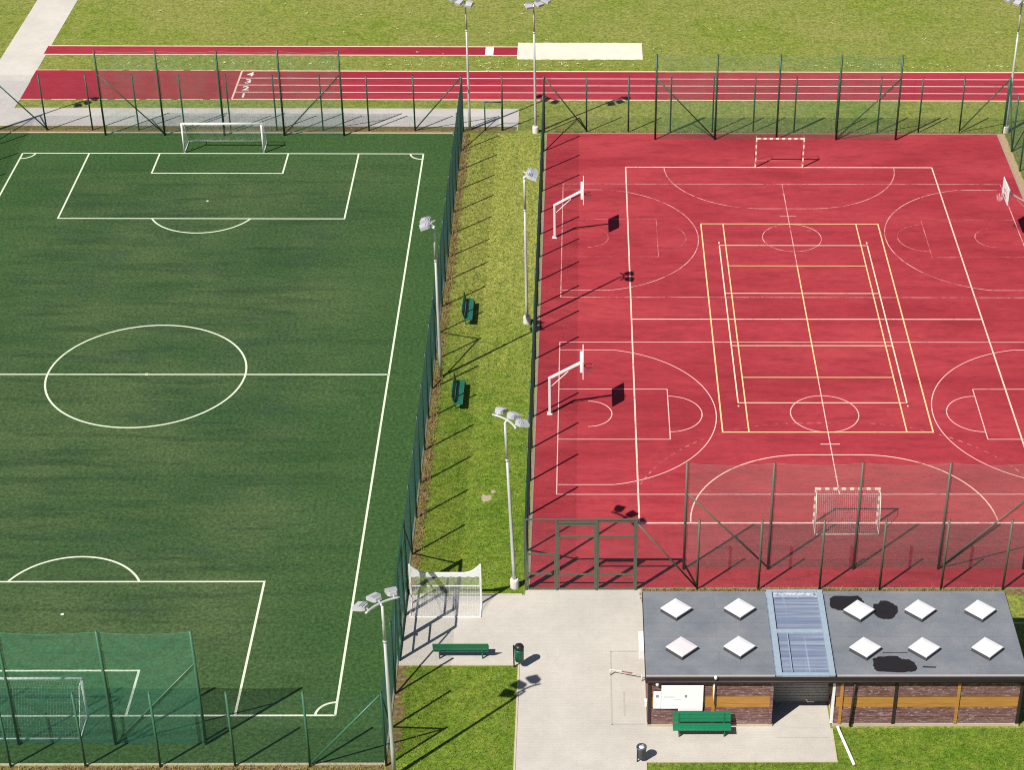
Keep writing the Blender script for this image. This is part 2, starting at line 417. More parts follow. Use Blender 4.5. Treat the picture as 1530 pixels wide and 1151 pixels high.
# red court
g = MB(); g.quad(-15.2, -25.2, 15.14, 25.2, .012); struct(g, 'red_court', M['court'])
g = MB(); g.bx(-15.32, -15.2, -25.2, 25.2, -.1, .03); g.bx(15.14, 15.24, -25.2, 25.2, -.1, .025); g.bx(-15.32, 15.62, 25.2, 25.29, -.1, .03); g.bx(-15.32, 15.62, -25.3, -25.2, -.1, .03)
struct(g, 'court_kerb', M['dullkerb'])
z = .016
g = MB()   # handball
w = .085
for a, b in (((-10, 20), (10, 20)), ((-10, -20), (10, -20))): g.line(a, b, w * 1.3, z)
for x in (-10, 10): g.line((x, 20), (x, -20), w, z + .001)
g.line((-10, 0), (10, 0), w, z)
for s in (-1, 1):
    yy = s * 20
    for c, a0 in ((1.5, 0), (-1.5, 90)):
        if s < 0: g.arc((c, yy), 6, a0, a0 + 90, w * .8, z + .002, 40)
        else: pass
    if s < 0: g.line((-1.5, -14), (1.5, -14), w * .8, z + .002)
g.line((-.5, -13), (.5, -13), w * .7, z)
struct(g, 'handball_markings', M['lw'])
g = MB()   # faded handball lines, dashed nine metre lines
w = .06; gk = g; gd = MB()
for c, a0 in ((1.5, 270), (-1.5, 180)): g.arc((c, 20), 6, a0, a0 + 90, w, z + .002, 40)
g.line((-1.5, 14), (1.5, 14), w, z + .002)
for s in (-1, 1):
    yy = s * 20
    g = gd; g.line((-1.5, yy - s * 9), (1.5, yy - s * 9), w, z + .002, (.25, .25))
    if s < 0: g.arc((1.5, yy), 9, 20, 90, w, z + .002, dash=(.25, .25)); g.arc((-1.5, yy), 9, 90, 160, w, z + .002, dash=(.25, .25))
    g = gk
    if s > 0: g.line((-.5, s * 13), (.5, s * 13), w, z)
    g.line((-.1, s * 16), (.1, s * 16), w, z)
struct(g, 'faded_handball_markings', M['lb']); struct(gd, 'dashed_handball_lines', M['lbf'])
def bball(cy, mats, nm, half):
    w = .055; gl = MB(); gf = MB()
    y0, y1 = cy - 7.48, cy + 7.48; zz = z + .006
    for y in (y0, y1): gl.line((-14.05, y), (14.05, y), w, zz)
    for s in (-1, 1):
        X = 14.05 * s; k = gl
        k.line((X, y0), (X, y1), w, zz + .001)
        q = gf if half else gl
        for d in (-2.47, 2.47): q.line((X, cy + d), (X - s * 5.82, cy + d), w, zz)
        q.line((X - s * 5.82, cy - 2.47), (X - s * 5.82, cy + 2.47), w, zz + .002)
        b0 = -90 if s < 0 else 90
        q.arc((X - s * 5.82, cy), 1.76, b0, b0 + 180, w, zz + .001, 28)
        bx = X - s * 1.575
        q.arc((bx, cy), 1.25, b0, b0 + 180, w, zz + .002, 24)
        a = math.degrees(math.asin(6.62 / 6.75))
        c = 0 if s < 0 else 180
        gl.arc((bx, cy), 6.75, c - a, c + a, w, zz + .003, 60)
        for d in (-6.62, 6.62): gl.line((X, cy + d), (bx - s * 1.3, cy + d), w, zz + .001)
    gl.arc((0, cy), 1.8, 0, 360, w, zz + .004, 40)
    gl.line((0, y0), (0, y1), w, zz + .005)
    struct(gl, nm + '_markings', mats[0])
    if gf.v: struct(gf, nm + '_faded_markings', mats[1])
bball(-10.08, (M['lbn'], M['lb']), 'near_basketball', False)
bball(10.02, (M['lb'], M['lbf']), 'far_basketball', True)
g = MB(); w = .075; zz = z + .014   # tennis
T, L, Sg = 5.485, 11.885, 4.115
for y in (-L, L): g.line((-T - w / 2, y), (T + w / 2, y), w * 1.2, zz)
for x in (-T, T): g.line((x, -L), (x, L), w * 1.1, zz + .001)
for x in (-Sg, Sg): g.line((x, -L), (x, L), w, zz + .001)
for y in (-6.4, 6.4): g.line((-Sg, y), (Sg, y), w, zz)
g.line((0, -6.4), (0, 6.4), w, zz + .001)
struct(g, 'tennis_markings', M['ly'])
g = MB(); zz = z + .018   # volleyball
for y in (-9, 9, -3, 3): g.line((-4.5, y), (4.5, y), w, zz)
for x in (-4.5, 4.5): g.line((x, -9), (x, 9), w, zz + .001); g.line((x, -9.25), (x, -9.4), w, zz); g.line((x, 9.2), (x, 9.45), w, zz)
struct(g, 'volleyball_markings', M['lv'])

# far running track and run-up
g = MB(); g.poly([(-51.9, 30.78), (260, 30.78), (260, 35.88), (-51.9, 35.88)], .012); struct(g, 'running_track', M['track'])
g = MB(); z = .016
for i, y in enumerate((30.82, 32.05, 33.3, 34.55, 35.84)):
    if 0 < i < 4: g.line((-37.2, y), (260, y), .11, z)
g.line((-37.2, 30.8), (-37.2, 35.86), .13, z + .002)
struct(g, 'lane_lines', M['tl'])
g = MB()
for y in (30.80, 35.86): g.line((-37.2, y), (260, y), .15, z)
for y in (30.74, 35.93): g.line((-51.9, y), (-37.3, y), .08, z, (1.7, .5))
for y in (38.82, 40.46): g.line((-52.0, y), (-17.6, y), .14, z)
struct(g, 'track_edge_lines', M['tedge'])
g = MB(); g.quad(-52.05, 38.82, -17.6, 40.46, .012); struct(g, 'long_jump_runway', M['track'])
g = MB(); g.quad(-19.95, 38.92, -19.35, 40.36, .020); struct(g, 'takeoff_board', M['white'])
g = MB()
n = 40
pts = [(-17.6 + 9.15 * i / n, 38.05 + random.uniform(-.07, .05)) for i in range(n)] + [(-8.45, 38.05)] + [(-8.45, 41.26)] + [(-8.45 - 9.15 * i / n, 41.26 + random.uniform(-.05, .06)) for i in range(1, n)] + [(-17.6, 41.26)]
g.poly(pts, .022); struct(g, 'long_jump_sand_pit', M['sand'])
for i in range(4):
    cu = bpy.data.curves.new('lane_number', 'FONT'); cu.body = str(i + 1); cu.size = 1.0; cu.align_x = 'CENTER'; cu.align_y = 'CENTER'; cu.offset = .02
    o = bpy.data.objects.new('tmp', cu); COL.objects.link(o)
    me = bpy.data.meshes.new_from_object(o.evaluated_get(bpy.context.evaluated_depsgraph_get()))
    COL.objects.unlink(o); bpy.data.objects.remove(o)
    o = bpy.data.objects.new('lane_number', me); COL.objects.link(o); me.materials.clear(); me.materials.append(M['white'])
    o.location = (-36.5, 31.43 + 1.25 * i, .018); o['kind'] = 'structure'

# paths and pavements
g = MB(); g.poly([(-54.95, 30.6), (-51.86, 30.6), (-51.86, 400), (-54.95, 400)], .010); struct(g, 'footpath', M['path'])
g = MB(); g.poly([(-70, 26.3), (-17.25, 26.3), (-17.25, 29.2), (-51.9, 29.2), (-51.86, 30.6), (-51.86, 34.0), (-54.95, 34.0), (-54.95, 29.2), (-70, 29.2)], .014)
struct(g, 'grey_footpath', M['path2'])
g = MB()
for a in ((-17.25, -17.17, 25.75, 29.25), (-51.8, -17.25, 29.2, 29.28)): g.bx(*a, -.1, .03)
struct(g, 'path_kerb', M['kerb'])
g = MB()
g.poly([(-20.85, -30.75), (-15.52, -30.75), (-15.52, -60), (-10.15, -60), (-10.15, -37.06), (-2.22, -37.06), (-2.22, -29.3), (-9.98, -29.3), (-9.98, -25.3), (-15.4, -25.3), (-15.4, -25.72), (-20.85, -25.72)], .014)
struct(g, 'pavement', M['pave'])
g = MB()
for a in ((-20.85, -15.52, -30.83, -30.75), (-15.6, -15.52, -60, -30.83), (-10.15, -2.14, -37.14, -37.06), (-10.15, -10.07, -60, -37.14), (-2.22, -2.14, -37.06, -35.05), (-20.3, -15.55, -25.72, -25.64), (-15.4, -10.0, -25.38, -25.3)): g.bx(*a, -.1, .035)
struct(g, 'pavement_kerb', M['kerb'])
g = MB()   # paved frame let into the forecourt, drain joints
z = .018
for a, b in (((-11.5, -29.85), (-11.5, -34.78)), ((-11.5, -34.75), (-10.08, -34.75)), ((-11.5, -29.85), (-10.3, -29.85)), ((-10.95, -32.6), (-10.95, -34.2))): g.line(a, b, .07, z)
g.line((-4.6, -35.6), (-2.3, -35.6), .06, z); g.line((-4.0, -35.0), (-2.6, -35.0), .03, z)
struct(g, 'paving_joints', painted('grey_joint', (.43, .405, .36), .9, .3, 12))

# fresh uneven grass blades near the kerbs and in the lawns close to the camera
def tufts(name, regions, count, hmin, hmax, mat):
    v = []; f = []
    areas = [(r[1] - r[0]) * (r[3] - r[2]) for r in regions]
    for (x0, x1, y0, y1), a in zip(regions, areas):
        for _ in range(int(count * a / sum(areas))):
            x = random.uniform(x0, x1); y = random.uniform(y0, y1)
            if -17.9 < x < -17.2 and -18.4 < y < -17.3: continue
            for _k in range(3):
                t = random.uniform(0, 2 * PI); h = random.uniform(hmin, hmax); w = random.uniform(.008, .02); l = random.uniform(.2, .9) * h
                dx, dy = math.cos(t), math.sin(t); i = len(v)
                v += [(x - dy * w, y + dx * w, 0), (x + dy * w, y - dx * w, 0), (x + dx * l, y + dy * l, h)]; f.append((i, i + 1, i + 2))
    m = MB(); m.v = v; m.f = f; m.m = [0] * len(f)
    return tag(m.build(name, mat), kind='stuff')
tg = NT('grass_blades'); n_ = tg.noise(1.4, 5, .8); gb = tg.done(tg.ramp(n_, [(.36, (.07, .15, .012)), (.5, (.16, .22, .03)), (.64, (.34, .32, .09))]), .8, 0, .2)
tufts('lawn_grass', [(-20.3, -15.7, -25.5, 25), (-20.4, -15.7, -40, -31), (-2, 9, -40, -35.15), (-9.8, -2.4, -38.5, -37.2)], 26000, .03, .10, gb)
td = NT('dry_grass_blades'); n_ = td.noise(2.5, 5, .8); db = td.done(td.ramp(n_, [(.3, (.10, .085, .02)), (.5, (.28, .20, .07)), (.7, (.48, .38, .18))]), .85, 0, .2)
tufts('dry_grass', [(-10.1, 6.5, -26.3, -25.3), (-20.8, -20.35, -25, 25), (-52, -21, -37.9, -37.35), (-15, 15, 25.3, 25.55)], 5200, .06, .26, db)
g = MB()
for _ in range(150):
    if random.random() < .7: x, y = random.uniform(-46, -9), random.gauss(37.2, .45)
    else: x, y = random.uniform(-47, 30), random.uniform(36.4, 50)
    if _ > 120: x, y = random.uniform(4, 18), random.gauss(36.9, .2)
    if -18 < x < -8 and 37.9 < y < 41.4: continue
    for _k in range(random.randint(2, 6)):
        px, py = x + random.uniform(-.14, .14), y + random.uniform(-.12, .12); r = random.uniform(.02, .045)
        g.poly([(px + r * math.cos(t * PI / 3), py + r * math.sin(t * PI / 3)) for t in range(6)], random.uniform(.05, .08))
tag(g.build('daisies', painted('daisy_petal', (.80, .80, .45), .7, .1)), kind='stuff')

# ------------------------------------------------------------------ fences
PR = .055
def mesh_panel(mb, a, b, z0, z1, sx=.05, sz=.05, rv=.0021, rh=.0014):
    a = Vector(a); b = Vector(b); d = b - a; L = d.length; n = int(L / sx)
    for i in range(n + 1):
        p = a + d * (i / n); mb.wire((p.x, p.y, z0), (p.x, p.y, z1), rv)
    for k in range(int((z1 - z0) / sz) + 1):
        zz = z0 + sz * k; mb.wire((a.x, a.y, zz), (b.x, b.y, zz), rh)
def fence(name, label, pts, braces, mpost, h=4.0, gaps=(), nocap=(), cat='fence'):
    """pts: post positions in order; braces: (post with its top held, post at whose foot the brace stands)"""
    x0, y0 = pts[0]
    root = thing(name, label, cat, (x0, y0, 0))
    L = lambda p, zz=0: (p[0] - x0, p[1] - y0, zz)
    m = MB()
    for i in range(len(pts) - 1):
        if i in gaps: continue
        mesh_panel(m, L(pts[i])[:2], L(pts[i + 1])[:2], .06, h - .05)
    m.build('wire_mesh', M['mesh'], root)
    for i, p in enumerate(pts):
        if i in nocap: continue
        k = MB(); k.rod(L(p, 0), L(p, h), PR, 8); k.rod(L(p, h), L(p, h + .03), PR * 1.15, 8, PR * .5); k.build('post', mpost, root, True)
    for i, j in braces:
        k = MB(); k.rod(L(pts[i], h - .15), L(pts[j], .12), PR * .8, 8); k.build('brace', mpost, root, True)
    return root
XF = -20.85
ys = [25.45 - 3.0 * i for i in range(17)]        # 25.45 .. -22.55
fence('mesh_fence', 'longest green mesh fence, along the football pitch side of the central grass strip',
      [(XF, y) for y in ys] + [(XF, -25.6)], [(0, 1), (10, 9), (10, 11), (17, 16)], M['post'])
fence('mesh_fence', 'short green mesh fence between the football pitch gate and the pitch corner nearest the viewer',
      [(XF, -30.42), (XF, -32.72), (XF, -34.95), (XF, -37.3)], [(0, 1), (3, 2)], M['post'])
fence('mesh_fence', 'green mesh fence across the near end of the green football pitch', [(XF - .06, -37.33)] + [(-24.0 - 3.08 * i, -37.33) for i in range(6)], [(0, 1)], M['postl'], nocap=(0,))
px = [XF - .07, -24.1, -27.2, -30.29, -33.4, -36.5, -39.6, -42.67, -45.78, -48.86, -52.1]
fence('mesh_fence', 'green mesh fence across the far end of the football pitch, along the grey footpath', [(x, 25.62) for x in px], [(0, 1), (10, 9)], M['post'])
fence('mesh_fence', 'green mesh fence on the outer left side of the green football pitch', [(-52.35, 25.5 - 3.0 * i) for i in range(9)], [(0, 1)], M['post'], nocap=(0,))
XB = -15.38
fence('mesh_fence', 'dark green mesh fence between the central grass strip and the red court', [(XB, 25.45)] + [(XB, 22.4 - 2.98 * i) for i in range(15)] + [(XB, -22.28), (XB, -25.2)], [(0, 1), (17, 16)], M['post'])
fx = [XB + .06, -12.55, -9.73, -6.9, -4.06, -1.3, 1.46, 4.27, 7.09, 9.87, 12.65, 15.62]
fence('mesh_fence', 'green wire mesh fence across the far end of the red court', [(x, 25.5) for x in fx], [(0, 1), (11, 10)], M['post'], nocap=(0,))
fence('mesh_fence', 'green wire mesh fence on the right side of the red court', [(15.68, 25.5 - 3.0 * i) for i in range(17)] + [(15.68, -25.35)], [(0, 1), (17, 16)], M['post'])
nx = [-10.3, -7.45, -4.6, -1.76, 1.03, 3.9, 6.77, 9.6, 12.5, 15.62]
fence('mesh_fence', 'olive posted mesh fence across the near end of the red court behind the pavilion', [(x, -25.34) for x in nx], [(0, 1), (9, 8)], M['posto'], nocap=(0, 9))
fence('mesh_fence', 'narrow green mesh fence panel beside the small gate at the grass strip end', [(-18.2, 25.7), (XB - .06, 25.7)], [], M['post'], nocap=(1,))

def bars(root, segs, mat, name='frame', r=.03):
    k = MB()
    for a, b, rr in segs: k.rod(a, b, rr or r, 6)
    return k.build(name, mat, root, True)
def gate(label, loc, rz, mat):
    """pedestrian leaf 1.42 m, then a wide double leaf 3.65 m, 4 m high"""
    t = thing('double_gate', label, 'gate', loc, rz)
    P = (0, 1.42, 3.25, 5.06)
    for x in P:
        k = MB(); k.box((x, 0, 2.0), (.105, .105, 4.0) if x else (.09, .09, 4.0)); k.build('post', mat, t)
    k = MB(); k.box((2.55, 0, 4.02), (5.16, .08, .05)); k.box((2.35, 0, 3.86), (1.75, .05, .12)); k.build('top_beam', mat, t)
    def leaf(nm, x0, x1, rails, z1):
        k = MB()
        for x in (x0, x1): k.box((x, 0, z1 / 2 + .04), (.06, .06, z1 - .06))
        for zz in rails: k.box(((x0 + x1) / 2, 0, zz), (x1 - x0 - .062, .05, .085))
        o = k.build(nm, mat, t)
        m = MB(); mesh_panel(m, (x0, .02), (x1, .02), .1, z1 - .06); m.build('wire_mesh', M['mesh'], o)
        return o
    o = leaf('pedestrian_leaf', .09, 1.33, (.08, .95, 2.08), 2.11)
    k = MB(); k.box((1.2, -.05, 1.05), (.12, .06, .03)); k.box((1.25, -.02, 1.02), (.05, .07, .18)); k.build('handle', M['black'], o)
    m = MB(); mesh_panel(m, (.06, .02), (1.36, .02), 2.2, 3.97); m.build('transom_mesh', M['mesh'], t)
    leaf('wide_leaf', 1.52, 3.17, (.08, .92, 3.06, 3.72), 3.76); leaf('wide_leaf', 3.33, 4.98, (.08, .92, 3.06, 3.90), 3.94)
    return t
gate('olive steel gate with tall mesh leaves into the red court, left of the wooden pavilion', (XB + .02, -25.34, 0), 0, M['posto'])
gate('dark green steel gate with tall mesh leaves into the football pitch, beside the white goal', (XF, -30.48, 0), PI / 2, M['post'])
t = thing('small_gate', 'small low green gate frame at the far end of the central grass strip', 'gate', (-19.38, 25.7, 0))
bars(t, [((0, 0, 0), (0, 0, 2.05), .045), ((1.13, 0, 0), (1.13, 0, 2.05), .045), ((0, 0, 2.05), (1.13, 0, 2.05), .045)], M['post'])
m = MB(); mesh_panel(m, (.08, 0), (1.06, 0), .1, 1.95); m.build('wire_mesh', M['mesh'], t)

def netting(mb, a, b, z0, ztop, cell, r, sag=0, spans=1):
    a = Vector(a); b = Vector(b); d = b - a; n = int(d.length / cell)
    top = lambda t: ztop - sag * 4 * ((t * spans) % 1) * (1 - (t * spans) % 1)
    for i in range(n + 1):
        p = a + d * (i / n); mb.wire((p.x, p.y, z0), (p.x, p.y, top(i / n)), r)
    nz = int((ztop - z0) / cell); seg = spans * 8
    for k in range(nz + 1):
        for s in range(seg if sag else 1):
            t0, t1 = (s / seg, (s + 1) / seg) if sag else (0, 1)
            p, q = a + d * t0, a + d * t1; u = k / nz
            mb.wire((p.x, p.y, z0 + (top(t0) - z0) * u), (q.x, q.y, z0 + (top(t1) - z0) * u), r * (2.2 if k == nz else 1))
def ballstop(label, xs, y, braces, mpost, mnet, cell, r, sag=.12, h=6.05):
    t = thing('ball_stop_net', label, 'safety net', (xs[0], y, 0), 0, 'ball stop nets behind the goals')
    for x in xs:
        k = MB(); k.rod((x - xs[0], 0, 0), (x - xs[0], 0, h), .068, 8, .062); k.build('post', mpost, t, True)
    m = MB(); netting(m, (0, .05), (xs[-1] - xs[0], .05), .05, h - .08, cell, r, sag, len(xs) - 1); m.build('net', mnet, t)
    for a, b in braces:
        k = MB(); k.rod((xs[a] - xs[0], 0, 4.4), (xs[b] - xs[0], 0, .1), .042, 8); k.build('brace', mpost, t, True)
ballstop('tall ball stop net on olive posts behind the near goal of the red court', [-8.0, -4.03, 0, 4.01, 8.02], -23.74, [(0, 1), (4, 3)], M['posto'], M['neto'], .045, .0028)
ballstop('tall green ball stop net behind the far goal of the red court', [-7.95, -3.95, .17, 4.18, 8.18], 24.3, [(0, 1), (4, 3)], M['post'], M['netf'], .07, .0034)
ballstop('tall green ball stop net behind the far goal of the football pitch', [-44.75, -40.79, -36.8, -32.8, -28.8], 24.8, [(0, 1), (4, 3)], M['post'], M['netf'], .07, .0042)
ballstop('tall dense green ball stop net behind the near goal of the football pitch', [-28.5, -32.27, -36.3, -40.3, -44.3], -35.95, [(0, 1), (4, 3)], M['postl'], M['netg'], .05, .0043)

# ------------------------------------------------------------------ floodlight masts
def mast(label, x, y, h, n, face, base=True, lean=0):
    t = thing('floodlight_mast', label, 'floodlight', (x, y, 0), 0, 'floodlight masts around the pitches'); t.rotation_euler.y = lean
    if base:
        k = MB(); k.lathe([(.21, -.2), (.21, .42), (.18, .48)], n=16); k.build('concrete_base', M['conc'], t, False)
    k = MB(); k.lathe([(.095, .02), (.09, 1.5), (.075, 4.5), (.058, 7.2)], n=12); k.lathe([(.066, 7.1), (.055, h - .06)], n=12)
    k.lathe([(.085, 7.05), (.085, 7.14)], n=12); k.build('pole', M['galv'], t, True)
    a = R(face); F = Vector((math.cos(a), math.sin(a), 0)); G = Vector((-F.y, F.x, 0))
    hc = .80 if n == 3 else .45; sg = .17 if n == 3 else .22
    pt = lambda u: F * (sg * (.75 - u * u)) + G * (hc * u) + Vector((0, 0, h))
    k = MB(); k.path([pt(-1 + i / 6) for i in range(13)], .05, 8)
    k.rod((0, 0, h - .1), tuple(pt(0)), .05, 8); k.build('crossarm', M['galv'], t, True)
    fan = (-22, 0, 22) if n == 3 else (-10, 10)
    pos = (-.74, 0, .74) if n == 3 else (-.62, .62)
    for d, u in zip(fan, pos):
        b = a + R(-d) * (-1) if True else a
        b = a + R(d)
        D = Vector((math.cos(b), math.sin(b), 0)); p = pt(u)
        M4 = Matrix.Translation(p + D * .33 + Vector((0, 0, .05))) @ Matrix.Rotation(b, 4, 'Z') @ Matrix.Rotation(R(14), 4, 'Y')
        k = MB()
        prof = [(-.24, .14, .10), (-.12, .22, .13), (.30, .25, .09)]
        vs = []
        for xx, wy, hz in prof: vs += [(xx, -wy, -.06), (xx, wy, -.06), (xx, wy * .9, hz), (xx, -wy * .9, hz)]
        fs = [(0, 1, 2, 3), (11, 10, 9, 8)]
        for i in (0, 4):
            for j in range(4): fs.append((i + j, i + 4 + j, i + 4 + (j + 1) % 4, i + (j + 1) % 4))
        k.add([tuple(M4 @ Vector(v)) for v in vs], fs)
        for xx in (-.18, -.1, -.02):   # cooling ribs
            k.box(tuple(M4 @ Vector((xx, 0, .145))), (.015, .36, .04), M=M4.to_3x3().to_4x4())
        k.rod(tuple(p), tuple(M4 @ Vector((-.2, 0, 0))), .035, 6)
        o = k.build('floodlight', M['lamp'], t, False)
        g2 = MB(); q = [M4 @ Vector(v) for v in ((-.1, -.19, -.064), (.28, -.22, -.064), (.28, .22, -.064), (-.1, .19, -.064))]
        g2.add([tuple(v) for v in q], [(0, 3, 2, 1)]); g2.build('lamp_glass', M['lampglass'], o)
    return t
mast('two lamp floodlight mast on the football pitch side of the central grass strip', -20.45, -6.3, 9.2, 2, 180, False)
mast('two lamp floodlight mast on the red court side of the central grass strip', -15.93, -.45, 9.2, 2, 0)
mast('three lamp floodlight mast standing next to the olive gate of the red court', -15.9, -25.1, 9.15, 3, 42, True, -.028)
mast('three lamp floodlight mast at the bottom edge, before the near corner of the football pitch', -20.47, -37.9, 8.9, 3, 130, False)
mast('far floodlight mast at the football pitch corner, left of the small green gate', -20.42, 25.75, 9.1, 3, 228, False)
mast('far floodlight mast on a white foot, right of the small green gate', -15.98, 25.4, 9.15, 3, 312)
mast('floodlight mast at the far right corner of the red court', 15.8, 25.55, 9.25, 3, 228)
mast('floodlight mast at the far left corner of the football pitch, shadow on the grey path', -52.06 - .7, 25.1, 8.95, 3, 320, False)

# ------------------------------------------------------------------ goals
def fgoal(label, yg, sg, dep, mnet, r, dens, back_top):
    t = thing('football_goal', label, 'goal', (XC, yg, 0), 0 if sg > 0 else PI, 'football goals')
    hw = 2.6; h = 2.08
    for x in (-hw, hw):
        k = MB(); k.rod((x, 0, 0), (x, 0, h), .06, 12); k.build('post', M['white'], t, True)
    k = MB(); k.rod((-hw - .06, 0, h), (hw + .06, 0, h), .062, 12); k.build('crossbar', M['white'], t, True)
    k = MB(); k.rod((-hw, dep, .06), (hw, dep, .06), .035, 8)
    for x in (-hw, hw):
        k.rod((x, 0, .05), (x, dep, .05), .03, 8); k.rod((x, .0, h - .02), (x, back_top, h - .1), .022, 8); k.rod((x, back_top, h - .1), (x, dep, .06), .022, 8)
    k.build('net_frame', M['white'], t, True)
    m = MB(); c = dens
    n = int(2 * hw / c)
    for i in range(n + 1):
        x = -hw + 2 * hw * i / n; s = .06 * math.sin(i * .7)
        m.wire((x, .03, h), (x, back_top, h - .12), r); m.wire((x, back_top, h - .12), (x, (back_top + dep) / 2 + s * .5, h * .5), r); m.wire((x, (back_top + dep) / 2 + s * .5, h * .5), (x, dep, .07), r)
    for k_ in range(int(2.0 / c) + 1):
        u = k_ * c / 2.0; y = back_top + (dep - back_top) * u; zz = (h - .12) + (.07 - h + .12) * u
        m.wire((-hw, y, zz), (hw, y, zz), r)
        for x in (-hw, hw): m.wire((x, .04, zz), (x, y, zz), r)
    for j in range(1, 1 + int(back_top / c)): m.wire((-hw, j * c, h - .12 * j * c / back_top), (hw, j * c, h - .12 * j * c / back_top), r)
    for x in (-hw, hw):
        for j in range(1, int(dep / c)):
            yy = j * c; zt = h - .1 if yy < back_top else (h - .12) * (dep - yy) / (dep - back_top)
            m.wire((x, yy, .05), (x, yy, max(.06, zt)), r)
    m.build('net', mnet, t)
fgoal('white football goal at the far end of the green pitch', 22.05, 1, 1.75, M['netw'], .0016, .12, .55)
fgoal('white football goal at the near end of the pitch, behind the dense green net', -34.14, -1, 1.5, M['netw'], .0014, .12, .45)

def hgoal(label, yg, sg, net):
    t = thing('handball_goal', label, 'goal', (0, yg, 0), 0 if sg > 0 else PI, 'handball goals')
    hw = 1.54; h = 2.08
    def striped(a, b, n, nm):
        a = Vector(a); b = Vector(b); k = MB(); d = (b - a) / n
        for i in range(n):
            k.cur = i % 2; p = a + d * (i + .5); L = d.length
            k.box(tuple(p), (abs(d.x) or .085, .085, abs(d.z) or .085))
        return k.build(nm, [M['gcream'], M['gred']], t)
    for x in (-hw, hw): striped((x, 0, 0), (x, 0, h), 9, 'post')
    striped((-hw + .045, 0, h - .043), (hw - .045, 0, h - .043), 15, 'crossbar')
    k = MB()
    for x in (-hw, hw):
        k.path([(x, .04, h - .04), (x, .35, h + .02), (x, .6, h - .12), (x, .8, h - .6), (x, .95, .03)] if not net else [(x, .04, h - .05), (x, .5, h - .15), (x, .8, 1.0), (x, 1.0, .03)], .018, 6)
        k.rod((x, .04, .03), (x, .95, .03), .02, 6)
    k.rod((-hw, .95, .03), (hw, .95, .03), .022, 6)
    k.build('net_frame', M['gcream'] if net else M['gred'], t, True)
    if net:
        m = MB(); c = .1; r = .0018
        for i in range(int(2 * hw / c) + 1):
            x = -hw + i * c
            m.wire((x, .05, h - .06), (x, .5, h - .17), r); m.wire((x, .5, h - .17), (x, .8, 1.0), r); m.wire((x, .8, 1.0), (x, 1.0, .04), r)
        for y, zz in [(.15 * j, h - .06 - .035 * j) for j in range(4)] + [(.5 + .3 * j / 9, h - .17 - .9 * j / 9) for j in range(10)] + [(.8 + .2 * j / 10, 1 - .96 * j / 10) for j in range(11)]:
            m.wire((-hw, y, zz), (hw, y, zz), r)
            for x in (-hw, hw): m.wire((x, .05, zz), (x, y, zz), r)
        m.build('net', M['netw'], t)
hgoal('striped handball goal with a net at the near end of the red court', -20.02, -1, True)
hgoal('striped handball goal without a net at the far end of the red court', 20.02, 1, False)

# white portable goal on the pavement
t = thing('training_goal', 'white portable goal with drooping white cloth on the pavement by the pitch gate', 'goal', (-19.0, -26.35, 0))
hw = 1.6
for x in (-hw, hw):
    k = MB(); k.box((x, 0, 1.12), (.09, .07, 2.24)); k.build('post', M['white'], t)
k = MB()
for x in (-hw, hw): k.box((x, -.53, .03), (.07, 1.0, .05))
k.box((0, -1.03, .03), (2 * hw + .07, .06, .05)); k.box((0, .0, 1.02), (2 * hw - .1, .04, .05)); k.build('ground_frame', M['white'], t)
k = MB(); n = 24
for th in (0.0,):
    vs = []; fs = []
    for i in range(n + 1):
        u = i / n; x = -hw + .05 + (2 * hw - .1) * u; e = min(u, 1 - u)
        top = 1.78 + .42 * max(0, 1 - e / .22) ** 2
        for y in (-.03, .03): vs += [(x, y, 1.55 - .02 * math.sin(i * 2.1)), (x, y, top)]
    for i in range(n):
        o = i * 4
        fs += [(o, o + 4, o + 5, o + 1), (o + 2, o + 3, o + 7, o + 6), (o + 1, o + 5, o + 7, o + 3), (o, o + 2, o + 6, o + 4)]
    fs += [(0, 1, 3, 2), (4 * n, 4 * n + 2, 4 * n + 3, 4 * n + 1)]
    k.add(vs, fs)
k.build('net_cloth', painted('net_cloth', (.74, .75, .72), .8, .12, 12), t)
m = MB(); netting(m, (-hw, -.02), (hw, -.02), .06, 1.56, .055, .0026)
for i in range(28):
    x = -hw + 2 * hw * i / 27; m.wire((x, 0, 1.0), (x, -1.0, .06), .002); m.wire((-hw, -i / 27, 1.0 - .94 * i / 27), (hw, -i / 27, 1.0 - .94 * i / 27), .002)
for s in (-hw, hw):
    for j in range(12): m.wire((s, -.04 - .08 * j, .06), (s, 0, 1.9 - .14 * j), .002)
m.build('net', M['netw'], t)

